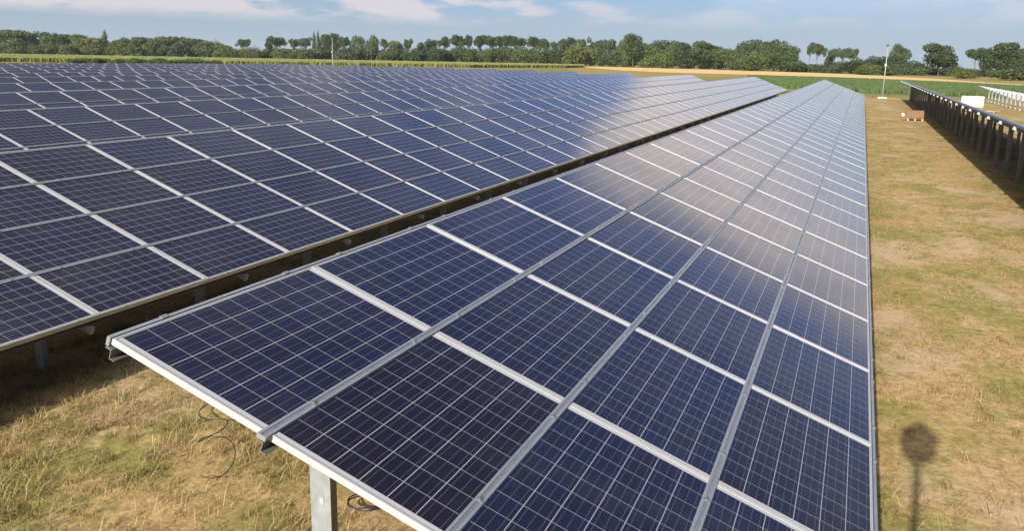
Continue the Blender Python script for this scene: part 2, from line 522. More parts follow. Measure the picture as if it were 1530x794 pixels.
def seam_rail(n, j):
    """insertion rail on the seam: two lips with a dark groove, bolts in the groove"""
    mb = MB()
    L = n * PW
    a, b = 0.0, L
    if j == 0 or j == 4:
        s = 1 if j == 4 else -1
        mb.box((-0.010 + s * 0.006, a - 0.004, -TH - 0.012), (0.010 + s * 0.006, b, 0.004), 0)
        for i in range(n):
            for f in (0.22, 0.85):
                y = (i + f) * PW
                mb.box((-0.012 + s * 0.010, y - 0.025, 0.0041), (0.014 + s * 0.010, y + 0.025, 0.0075), 1)
    else:
        mb.box((-0.025, a - 0.035, 0.0015), (0.025, b, 0.004), 1)
        mb.box((-0.025, a - 0.035, 0.004), (-0.010, b, 0.007), 0)
        mb.box((0.010, a - 0.035, 0.004), (0.025, b, 0.007), 0)
        mb.box((-0.025, a - 0.041, -0.018), (0.025, a - 0.035, 0.007), 0)
        for i in range(n):
            for f in (0.22, 0.85):
                y = (i + f) * PW
                mb.box((-0.020, y - 0.016, 0.0071), (0.020, y + 0.016, 0.0095), 1)
                mb.box((-0.008, y - 0.008, 0.0096), (0.008, y + 0.008, 0.015), 2)
    return mb.mesh('seam_rail', [M_RAIL, M_GROOVE, M_BOLT])

def purlin(n, over=0.015):
    """Z section under a seam"""
    mb = MB()
    L = n * PW
    t = 0.004
    z1 = -TH - 0.014
    z0 = z1 - 0.052
    prof = [(-0.034, z1), (0.0 + t, z1), (t, z0 + t), (0.034, z0 + t), (0.034, z0), (0.0, z0), (0.0, z1 - t), (-0.034, z1 - t)]
    mb.prism_y(prof, -over, L, 0)
    return mb.mesh('purlin', [M_PURL])

ZP = -TH - 0.014 - 0.052
def rafter_mesh(front=0.04, back=0.06):
    mb = MB()
    mb.box((-front, -0.025, ZP - 0.084), (4 * PH + back, 0.025, ZP - 0.004), 0)
    return mb.mesh('rafter', [M_GALV])
ME_RAFTER = rafter_mesh()

def post_mesh(hgt, mat):
    """C section post, foot at the origin"""
    mb = MB()
    w, d, t = 0.062, 0.030, 0.006
    mb.box((-w, -d, -0.3), (w, -d + t, hgt), 0)
    mb.box((w - t, -d + t, -0.3), (w, d, hgt), 0)
    mb.box((-w, -d + t, -0.3), (-w + t, d, hgt), 0)
    mb.box((-w + t, d - t, -0.3), (-w + 0.026, d, hgt), 0)
    mb.box((w - 0.026, d - t, -0.3), (w - t, d, hgt), 0)
    if hgt > 1.4:
        mb.box((-0.004, -d - 0.004, 1.15), (0.020, -d - 0.0005, 1.185), 1)
    return mb.mesh('post', [mat, M_FRAME])

def in_view(p, mx=1.06, my=1.15):
    d = p - Vector((0, 0, CAM_H))
    z = d.dot(fwd)
    if z < 0.5: return None
    x = CX + FPX * d.dot(rt) / z; y = CY - FPX * d.dot(upv) / z
    if -60 < x < 1590 and -40 < y < 900: return z
    return None

def solar_row(xr, zr, y0, n, label, detail, post_dx, post_step, post_y0, panels=True, post_mat=None, group='rows of solar panels', prefer_top=False, name='solar_panel_row', cat='solar panels', rafter_step=None):
    base = Vector((xr + 2 * PH * CB, y0, 0))
    root = thing(name, base, label, cat, group)
    org = Vector((xr, y0, zr)) - base              # ridge corner in the row's own frame
    rot = (0, BETA, 0)
    if panels:
        cand = []
        for i in range(n):
            for j in range(4):
                x = xr + (j + 0.5) * PH * CB; z = zr - (j + 0.5) * PH * SB; y = y0 + (i + 0.5) * PW
                p = Vector((x, y, z))
                d = in_view(p)
                k = (p - Vector((0, 0, CAM_H))).length
                key = (k if d else k + 1000) + (6 * j if prefer_top else 0)
                cand.append((key, i, j))
        cand.sort()
        own = set((i, j) for _, i, j in cand[:100])
        for _, i, j in cand[:100]:
            loc = org + Vector((j * PH * CB, i * PW, -j * PH * SB))
            jr = (random.gauss(0, 0.0009), BETA + random.gauss(0, 0.0009), 0)
            if detail:
                f = link('solar_panel', ME_FRAME, root, loc, jr)
                link('glass', ME_GLASS, f)
            else:
                link('solar_panel', ME_PANEL, root, loc, jr)
        rest = MB()
        for i in range(n):
            for j in range(4):
                if (i, j) in own: continue
                panel_faces(rest, j * PH, i * PW, 0, 1, 2, pid=(i + 0.5, j + 0.5))
        if rest.v:
            o = link('solar_panels', rest.mesh('solar_panels', [M_FRAME, M_CELL, M_BACK]), root, org, rot)
            o['kind'] = 'stuff'
        for j in range(5):
            me = seam_rail(n, j)
            link('seam_rail', me, root, org + Vector((j * PH * CB, 0, -j * PH * SB)), rot)
    pm = purlin(n)
    for j in range(5):
        e = 0.03 if j == 0 else (-0.03 if j == 4 else 0)
        link('purlin', pm, root, org + Vector(((j * PH + e) * CB, 0, -(j * PH + e) * SB)), rot)
    # rafters and posts
    y = post_y0 - y0
    pms = {}
    for dxp in post_dx:
        s = dxp / CB
        hgt = zr - s * SB + (ZP - 0.06) / CB
        pms[dxp] = post_mesh(hgt, post_mat or M_GALV)
    while y < n * PW - 0.2:
        link('rafter', ME_RAFTER, root, org + Vector((0, y, 0)), rot)
        for dxp in post_dx:
            link('post', pms[dxp], root, Vector((xr + dxp, y0 + y + 0.078, 0)) - base)
        y += post_step
    return root

X1, Z1, Y1 = -3.2769, CAM_H - 1.3587, 3.0004
DX = -7.5785
solar_row(X1, Z1, Y1, 51, 'nearest long tilted row of dark blue solar panels filling the foreground', True, (0.85, 2.75), 2.75, 3.43)
solar_row(X1 + DX, CAM_H - 1.3746, 6.4932 - 6 * PW, 61, 'row of blue solar panels just across the dark gap from the foreground row', True, (0.95, 2.75), 2.5, -1.1)
ORD = ['third', 'fourth', 'fifth', 'sixth', 'seventh', 'eighth', 'ninth', 'tenth', 'eleventh', 'twelfth']
ENDS = [103, 103, 107, 113, 117, 119, 120, 121, 121, 121]
PHASE = [0.05, 0.9, 0.35, 1.3, 0.6, 1.1, 0.2, 0.8, 1.5, 0.45]
for q, od in enumerate(ORD):
    k = q + 2
    xr = X1 + DX * k
    # first panel: just left of where the frame's left edge crosses this row
    dleft = ray(-40, 110)
    ys = max(2.0, dleft.y / dleft.x * xr - 9)
    m0 = math.floor(ys / PW)
    y0 = m0 * PW + PHASE[q]
    n = int((ENDS[q] - y0) / PW)
    solar_row(xr, CAM_H - 1.372, y0, n, od + ' row of solar panels counted back from the foreground row', False, (1.85,), 5.0, y0 + 1.2, prefer_top=True)

# the row seen from behind on the right, and the bare frames beyond it
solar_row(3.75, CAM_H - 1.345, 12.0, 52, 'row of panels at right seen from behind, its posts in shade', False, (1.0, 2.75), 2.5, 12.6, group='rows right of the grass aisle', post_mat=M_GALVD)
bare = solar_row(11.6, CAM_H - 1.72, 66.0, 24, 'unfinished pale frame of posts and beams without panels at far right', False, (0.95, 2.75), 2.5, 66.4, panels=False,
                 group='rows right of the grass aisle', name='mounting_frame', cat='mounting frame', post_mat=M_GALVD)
solar_row(18.9, CAM_H - 1.44, 66.0, 23, 'dark row of panels behind the bare pale frame at the right edge', False, (0.95, 2.75), 2.5, 66.4, group='rows right of the grass aisle')

# ------------------------------------------------------------------ grass blades
def blades(name, n, sampler, hlo, hhi, wid, flat, tone_bias, label):
    P = sampler(n)
    n = len(P)
    hgt = rng.uniform(hlo, hhi, n)
    ang = rng.uniform(0, 2 * np.pi, n)
    lean = np.clip(rng.normal(flat, 0.25, n), 0.05, 1.35)      # radians from upright
    d = np.c_[np.cos(ang), np.sin(ang)]
    sidev = np.c_[-np.sin(ang), np.cos(ang)] * (wid * rng.uniform(0.6, 1.4, n))[:, None]
    V = np.zeros((n, 5, 3))
    V[:, 0, :2] = P - sidev; V[:, 1, :2] = P + sidev
    l1 = hgt * 0.55
    m = P + d * (l1 * np.sin(lean * 0.8))[:, None]
    V[:, 2, :2] = m - sidev * 0.8; V[:, 3, :2] = m + sidev * 0.8
    V[:, 2, 2] = V[:, 3, 2] = l1 * np.cos(lean * 0.8)
    V[:, 4, :2] = m + d * (hgt * 0.45 * np.sin(np.minimum(lean * 1.3, 1.6)))[:, None]
    V[:, 4, 2] = V[:, 2, 2] + hgt * 0.45 * np.cos(np.minimum(lean * 1.3, 1.6))
    V[:, 2:, 2] += 0.004
    V[:, :2, 2] = -0.005
    me = bpy.data.meshes.new(name)
    me.vertices.add(n * 5)
    me.vertices.foreach_set('co', V.astype(np.float32).ravel())
    idx = np.arange(n)[:, None] * 5
    loops = np.concatenate([idx + np.array([[0, 1, 3, 2]]), idx + np.array([[2, 3, 4]])], axis=1).ravel().astype(np.int32)
    me.loops.add(n * 7)
    me.loops.foreach_set('vertex_index', loops)
    me.polygons.add(n * 2)
    st = (np.arange(n)[:, None] * 7 + np.array([[0, 4]])).ravel().astype(np.int32)
    me.polygons.foreach_set('loop_start', st)
    me.update(calc_edges=True)
    a = me.attributes.new('tone', 'FLOAT_VECTOR', 'POINT')
    tone = np.clip(rng.normal(tone_bias, 0.27, n), 0, 1)
    tv = np.repeat(tone, 5)
    a.data.foreach_set('vector', np.c_[tv, tv, tv].astype(np.float32).ravel())
    me.materials.append(M_BLADE)
    o = link(name, me)
    tag(o, label, 'grass', kind='stuff')
    return o

def vnoise(P, sc, seed):
    """smooth value noise in numpy, 0..1"""
    r = np.random.default_rng(seed).random((64, 64))
    q = P * sc
    i = np.floor(q).astype(int); f = q - i
    f = f * f * (3 - 2 * f)
    g_ = lambda a, b: r[(i[:, 0] + a) % 64, (i[:, 1] + b) % 64]
    return (g_(0, 0) * (1 - f[:, 0]) + g_(1, 0) * f[:, 0]) * (1 - f[:, 1]) + (g_(0, 1) * (1 - f[:, 0]) + g_(1, 1) * f[:, 0]) * f[:, 1]

def samp(regions, clump):
    def f(n):
        out = []
        for (xa, xb, ya, yb, share, fall) in regions:
            k = int(n * share)
            x = rng.uniform(xa, xb, k)
            t = rng.random(k)
            y = ya + (yb - ya) * (t ** fall)
            P = np.c_[x, y]
            w = 0.55 * vnoise(P + 50, 1.7, 3) + 0.45 * vnoise(P + 80, 6.0, 4)
            out.append(P[w > rng.normal(clump, 0.10, k)])
        return np.concatenate(out)
    return f
LEFT = (-8.6, 0.0, 3.3, 10.5)
RIGHT = (0.15, 5.2, 4.5, 60.0)
def tufts(n):
    out = []
    for (xa, xb, ya, yb, share, fall) in ((*LEFT, 0.62, 1.2), (*RIGHT, 0.38, 2.2)):
        k = int(n * share / 45)
        c = np.c_[rng.uniform(xa, xb, k), ya + (yb - ya) * rng.random(k) ** fall]
        w = 0.6 * vnoise(c + 50, 0.9, 9) + 0.4 * vnoise(c + 20, 2.6, 11)
        c = c[w > 0.44]
        r = rng.uniform(0.03, 0.10, len(c))
        out.append((np.repeat(c, 45, axis=0) + rng.normal(size=(len(c) * 45, 2)) * np.repeat(r, 45)[:, None]))
    return np.concatenate(out)
blades('dry_grass', 260000, samp([(*LEFT, 0.6, 1.25), (*RIGHT, 0.40, 2.4)], 0.48), 0.02, 0.07, 0.0024, 1.15, 0.50, 'short dry mown grass and straw on the ground beside the foreground row')
blades('green_grass', 60000, tufts, 0.03, 0.10, 0.0026, 0.75, 0.22, 'tufts of greener grass in the dry mown turf')
blades('cut_straw', 80000, samp([(*LEFT, 0.65, 1.25), (*RIGHT, 0.35, 2.2)], 0.50), 0.08, 0.26, 0.0024, 1.40, 0.84, 'pale loose cut straw lying on the turf')

# ------------------------------------------------------------------ cables on the ground
def cable(name, pts, rad, label):
    # Catmull-Rom through the points
    P = [Vector(p) for p in pts]
    P = [P[0] * 2 - P[1]] + P + [P[-1] * 2 - P[-2]]
    out = []
    for i in range(1, len(P) - 2):
        for s in range(10):
            t = s / 10
            a, b, c_, d_ = P[i - 1], P[i], P[i + 1], P[i + 2]
            out.append(0.5 * ((2 * b) + (c_ - a) * t + (2 * a - 5 * b + 4 * c_ - d_) * t * t + (3 * b - a - 3 * c_ + d_) * t ** 3))
    out.append(P[-2])
    mb = MB(); mb.tube(out, rad, 7)
    return tag(link(name, mb.mesh(name, [M_CABLE], True)), label, 'cable', 'black cables on the turf')

def gp(px, py, z=0.0):
    d = ray(px, py)
    t = (z - CAM_H) / d.z
    return Vector((d.x * t, d.y * t, z))
cable('cable', [gp(318, 600, .05), gp(300, 612, .06), gp(298, 621, .09), gp(310, 627, .09), gp(336, 628, .10), gp(340, 632, .09), gp(330, 644, .07), gp(305, 656, .06), gp(296, 661, .05)], 0.0062,
      'short kinked black cable on the grass beside the frame end')
cable('cable', [gp(300, 656, .05), gp(318, 653, .06), gp(340, 656, .07), gp(351, 672, .08), gp(348, 692, .07), gp(334, 710, .06), gp(315, 715, .05), gp(300, 712, .05)], 0.0048,
      'long looping black cable ending on a bare patch of turf')
coil = []
c0 = gp(548, 762)
for t in range(0, 30):
    a = t * 0.48
    coil.append(c0 + Vector((math.cos(a) * (0.14 + 0.01 * math.sin(t)), math.sin(a) * (0.13 + 0.012 * math.cos(t * 1.7)), 0.05 + 0.0012 * t)))
cable('cable', coil, 0.006, 'coiled black cable behind the nearest post')

# ------------------------------------------------------------------ masts, crate, board, planks, fence
def lamp_mast(loc, hgt, label):
    t = thing('lamp_mast', loc, label, 'mast', 'lamp masts at the edge of the site')
    mb = MB(); mb.tube([(0, 0, 0), (0, 0, hgt * .5), (0, 0, hgt)], [0.060, 0.050, 0.036], 12); link('pole', mb.mesh('pole', [M_POLE], True), t)
    mb = MB(); mb.box((-0.45, -0.45, -0.05), (0.45, 0.45, 0.16)); link('footing', mb.mesh('footing', [M_CONC]), t)
    mb = MB(); mb.box((-0.16, -0.30, 0.0), (0.16, 0.14, 0.10)); mb.box((-0.05, -0.05, -0.12), (0.05, 0.05, 0.0)); mb.box((-0.28, -0.05, -0.1), (-0.05, 0.05, -0.04))
    link('lamp_head', mb.mesh('lamp_head', [M_DARK]), t, (0, 0, hgt + 0.12))
    mb = MB(); mb.box((-0.10, -0.10, 0.0), (0.10, 0.0, 0.26)); link('control_box', mb.mesh('control_box', [M_POLE]), t, (-0.02, -0.10, hgt * .62))
    return t
lamp_mast(gp(1318, 147), 5.5, 'tall pale lamp mast standing at the end of the grass aisle')
lamp_mast(at_depth(497, 136), 6.3, 'thin pale lamp mast behind the panel rows, left of the middle')

# crate on pallet
pc = gp(1366, 180)
t = thing('cardboard_crate', pc, 'brown cardboard crate on a timber pallet, on the grass aisle by the dark posts', 'crate', rz=-0.06)
t.scale = (0.74, 0.74, 0.85)
mb = MB(); mb.box((-0.62, -0.5, 0.22), (0.72, 0.5, 0.74)); mb.box((-0.60, -0.48, 0.742), (0.70, 0.48, 0.765)); link('box', mb.mesh('box', [M_CARD]), t)
for x in (-0.28, 0.34):
    mb = MB(); mb.box((x, -0.506, 0.222), (x + 0.035, -0.5012, 0.764)); mb.box((x, -0.506, 0.7655), (x + 0.035, 0.49, 0.771)); link('strap', mb.mesh('strap', [M_DARK]), t)
mb = MB()
for x in (-0.58, -0.02, 0.56):
    for y in (-0.46, -0.06, 0.34): mb.box((x, y, 0.0), (x + 0.15, y + 0.12, 0.15))
for y in (-0.5, -0.1, 0.3): mb.box((-0.62, y, 0.152), (0.74, y + 0.2, 0.172))
for x in (-0.6, -0.02, 0.58): mb.box((x, -0.5, 0.174), (x + 0.12, 0.5, 0.196))
link('pallet', mb.mesh('pallet', [M_WOOD]), t)
mb = MB(); mb.box((-0.10, -0.503, 0.40), (0.12, -0.5015, 0.54)); link('label_sticker', mb.mesh('label_sticker', [M_CARD]), t)
mb = MB()
prof = []
mb.box((-0.96, -0.40, 0.05), (-0.66, 0.36, 0.58)); link('side_carton', mb.mesh('side_carton', [M_CARD]), t)['label'] = 'smaller carton leaning on the crate'
mb = MB(); mb.box((-1.05, -0.45, 0.33), (-0.86, -0.405, 0.53)); link('white_wrap', mb.mesh('white_wrap', [M_WHITE]), t)['label'] = 'white wrapping on the carton end'

# white board behind the right hand row
pb = gp(1451, 168)
dd = pb.length
t = thing('white_board', pb, 'white rectangular board standing behind the dark row of posts', 'board', rz=-0.38)
pxm = FPX / (pb - Vector((0, 0, CAM_H))).dot(fwd)
w = 30.5 / pxm / 2; hh_ = 24 / pxm
mb = MB(); mb.box((-w, -0.05, hh_ - 15.5 / pxm), (w, 0.05, hh_)); link('panel', mb.mesh('panel', [M_WHITE]), t)
for s in (-1, 1):
    mb = MB(); mb.box((s * w * 0.8 - 0.04, 0.052, 0), (s * w * 0.8 + 0.04, 0.13, hh_ - 0.05)); link('leg', mb.mesh('leg', [M_WOOD]), t)
# planks
pp = gp(1474, 168)
t = thing('plank_stack', pp, 'low stack of pale planks lying on the grass near the white board', 'planks', rz=-0.35)
for k in range(4):
    mb = MB(); x = random.uniform(-.06, .06); mb.box((-0.9 + x, -0.36 + 0.18 * k, 0.09), (0.9 + x, -0.21 + 0.18 * k, 0.13)); link('plank', mb.mesh('plank', [M_WOOD]), t)
for s in (-0.6, 0.6):
    mb = MB(); mb.box((s - 0.05, -0.36, 0), (s + 0.05, 0.33, 0.088)); link('bearer', mb.mesh('bearer', [M_WOOD]), t)

# perimeter fence
t = thing('wire_fence', (0, SITE_Y - 0.6, 0), 'thin dark wire fence along the edge of the green crop', 'fence')
xs = [-2.4 + 3.7 * k for k in range(0, 9)]
mb = MB(); mb.tube([(0, 0, 0), (0, 0, 2.0)], 0.03, 6); pm = mb.mesh('fence_post', [M_FENCE])
for x in xs: link('fence_post', pm, t, (x, 0, 0))
mb = MB()
for z in (0.3, 0.9, 1.5, 1.95): mb.tube([(xs[0], -0.035, z), (xs[-1], -0.035, z)], 0.004, 4)
link('wire', mb.mesh('wire', [M_FENCE]), t)

# camera mast: its shadow lies on the grass at lower right
hs = gp(1372, 665)
hc = hs - Ldir * ((hs.y + 0.45) / Ldir.y)
t = thing('camera_mast', (hc.x, hc.y, 0), 'slim pole with a round housing that throws the shadow on the grass at lower right', 'mast')
mb = MB(); mb.tube([(0, 0, 0), (0, 0, hc.z - 0.1)], 0.033, 10); link('pole', mb.mesh('pole', [M_POLE], True), t)
bm = bmesh.new(); bmesh.ops.create_uvsphere(bm, u_segments=20, v_segments=12, radius=0.166)
for v in bm.verts:
    k = 0.80 + 0.20 * min(1, max(0, v.co.z / 0.185 + 1.0))
    v.co.x *= k * (1 + 0.05 * math.sin(9 * v.co.z * 7 + 2)); v.co.y *= k
    v.co.z *= 1.25 if v.co.z > 0 else 1.15
for x, z, q in ((0.135, 0.07, 0.07), (-0.12, 0.10, 0.06), (0.02, 0.20, 0.06)):
    r_ = bmesh.ops.create_cube(bm, size=q * 1.0)
    for v in r_['verts']: v.co += Vector((x, 0.02, z))
me = bpy.data.meshes.new('housing'); bm.to_mesh(me); bm.free(); me.materials.append(M_DARK)
link('housing', me, t, (0, 0, hc.z))

# ------------------------------------------------------------------ trees
def leaf_cloud(blobs, nleaf, size, seed):
    """leaf clumps spread through a set of ellipsoids (cx,cy,cz,rx,ry,rz); z 0..1, unit tree height"""
    r = np.random.default_rng(seed)
    vol = np.array([b[3] * b[4] * b[5] for b in blobs]) ** 0.67
    cnt = (vol / vol.sum() * nleaf).astype(int) + 1
    C, T, N = [], [], []
    for b, k in zip(blobs, cnt):
        d = r.normal(size=(k, 3)); d /= np.linalg.norm(d, axis=1)[:, None]
        rad = r.uniform(0.35, 1.0, k) ** 0.45 * (1 + 0.10 * r.normal(size=k))
        C.append(np.array(b[:3]) + d * rad[:, None] * np.array(b[3:6]))
        T.append(np.clip(0.5 + r.normal(0, 0.22) + r.normal(0, 0.18, k), 0, 1))
        N.append(d)
    C = np.concatenate(C); T = np.concatenate(T); N = np.concatenate(N)
    n = len(C)
    nrm = N * 0.9 + r.normal(size=(n, 3)) * 0.6
    nrm /= np.linalg.norm(nrm, axis=1)[:, None]
    a = np.cross(nrm, r.normal(size=(n, 3))); a /= np.linalg.norm(a, axis=1)[:, None]
    b = np.cross(nrm, a)
    lo, hi = np.percentile(C, 3, axis=0), np.percentile(C, 97, axis=0)
    C[:, :2] -= (lo[:2] + hi[:2]) / 2
    C[:, :2] /= np.mean(hi[:2] - lo[:2])
    C[:, 2] *= 0.985 / hi[2]
    s = size * r.uniform(0.6, 1.5, n)[:, None]
    V = np.stack([C - a * s, C - b * s * 0.7, C + a * s, C + b * s * 0.7], axis=1)
    return V, T

def leaf_mesh(name, V, T, mat):
    n = len(V)
    me = bpy.data.meshes.new(name)
    me.vertices.add(n * 4)
    me.vertices.foreach_set('co', V.astype(np.float32).ravel())
    me.loops.add(n * 4)
    me.loops.foreach_set('vertex_index', np.arange(n * 4, dtype=np.int32))
    me.polygons.add(n)
    me.polygons.foreach_set('loop_start', (np.arange(n) * 4).astype(np.int32))
    me.update(calc_edges=True)
    at_ = me.attributes.new('tone', 'FLOAT_VECTOR', 'POINT')
    tv = np.repeat(T, 4)
    at_.data.foreach_set('vector', np.c_[tv, tv, tv].astype(np.float32).ravel())
    me.materials.append(mat)
    return me

def blobs_for(kind, seed):
    r = random.Random(seed)
    B = []
    if kind == 'round':            # broad crown to near the ground, width = height units of 1
        for k in range(13):
            a = r.uniform(0, 6.28); q = r.uniform(0.05, 0.34); z = r.uniform(0.30, 0.84)
            s = r.uniform(0.12, 0.2) * (1.15 - 0.4 * abs(z - 0.5))
            B.append((math.cos(a) * q, math.sin(a) * q, z, s, s, s * r.uniform(0.7, 1.0)))
        B.append((0, 0, 0.5, 0.28, 0.28, 0.34))
    elif kind == 'umbrella':       # bare trunk, flat topped crown
        for k in range(15):
            a = r.uniform(0, 6.28); q = r.uniform(0.08, 0.32); z = r.uniform(0.64, 0.90) - 0.25 * max(0, q - 0.22)
            s = r.uniform(0.09, 0.15)
            B.append((math.cos(a) * q, math.sin(a) * q, z, s, s, s * 0.75))
        B.append((0, 0, 0.76, 0.27, 0.27, 0.15))
        B.append((r.uniform(-.08, .08), 0, 0.60, 0.10, 0.10, 0.09))
    elif kind == 'poplar':
        for k in range(11):
            z = 0.14 + 0.8 * k / 10
            s = 0.30 * math.sin(math.pi * min(1, (z * 0.85 + 0.18))) + 0.08
            B.append((r.uniform(-.08, .08), r.uniform(-.08, .08), z, s, s, 0.10))
    elif kind == 'slim':
        for k in range(9):
            z = r.uniform(0.25, 0.92); s = r.uniform(0.12, 0.26) * (1.1 - 0.5 * z)
            B.append((r.uniform(-.2, .2), r.uniform(-.2, .2), z, s, s, s * 0.7))
    elif kind == 'bush':
        for k in range(11):
            a = r.uniform(0, 6.28); q = r.uniform(0.05, 0.33); z = r.uniform(0.2, 0.72) * (1.15 - q)
            s = r.uniform(0.16, 0.26)
            B.append((math.cos(a) * q, math.sin(a) * q, z, s, s, s * 1.0))
        B.append((0, 0, 0.38, 0.34, 0.34, 0.38))
    return B

LEAVES = {'deciduous': M_LEAF, 'dark': M_LEAFD, 'grey': M_LEAFG, 'olive': M_LEAFO}
CROWN = {}
def crown(kind, var, leaf):
    k = (kind, var, leaf)
    if k not in CROWN:
        n, s = {'round': (4600, 0.034), 'umbrella': (2600, 0.032), 'poplar': (1700, 0.042), 'slim': (1700, 0.042), 'bush': (2800, 0.044)}[kind]
        V, T = leaf_cloud(blobs_for(kind, 100 + var * 17 + len(kind)), n, s, 200 + var * 7 + len(kind))
        CROWN[k] = leaf_mesh('crown', V, T, LEAVES[leaf])
    return CROWN[k]
TRUNK = {}
def trunk(kind, var):
    k = (kind, var)
    if k not in TRUNK:
        mb = MB(); r = random.Random(var * 31 + len(kind))
        top = {'umbrella': 0.72, 'round': 0.6, 'poplar': 0.85, 'slim': 0.8, 'bush': 0.4}[kind]
        mb.tube([(0, 0, -0.02), (r.uniform(-.01, .01), 0, top * .45), (r.uniform(-.03, .03), r.uniform(-.02, .02), top)], [0.032, 0.024, 0.012], 7)
        for q in range(6):
            a = r.uniform(0, 6.28); z0 = top * r.uniform(0.5, 0.9); L = r.uniform(0.14, 0.26)
            mb.tube([(0, 0, z0), (math.cos(a) * L * .5, math.sin(a) * L * .5, z0 + L * .45), (math.cos(a) * L, math.sin(a) * L, z0 + L * 0.7)], [0.013, 0.009, 0.004], 5)
        TRUNK[k] = mb.mesh('trunk', [M_BARK], True)
    return TRUNK[k]

def tree(px, top_y, wid_px, kind, leaf, label, depth, group, name='tree', cat='tree', var=None, base_h=0.0):
    loc = at_depth(px, depth)
    base_y = horizon_y(px) + FPX * CAM_H / depth
    hgt = (base_y - top_y) / FPX * depth * 1.0
    wdt = wid_px / FPX * depth * (0.90 if kind == 'umbrella' else 1.0)
    var = random.randrange(7) if var is None else var
    t = thing(name, loc, label, cat, group, random.uniform(0, 6.28))
    sx = wdt
    top_n = 1.0
    c_ = link('crown', crown(kind, var, leaf), t); c_.scale = (sx, sx, hgt / top_n)
    if kind != 'bush':
        k_ = link('trunk', trunk(kind, var), t); k_.scale = (min(sx, hgt * .6), min(sx, hgt * .6), hgt)
    return t

def tdepth(px):
    return float(np.interp(px, [0, 400, 860, 1000, 1260, 1530], [640, 610, 545, 490, 372, 330]))

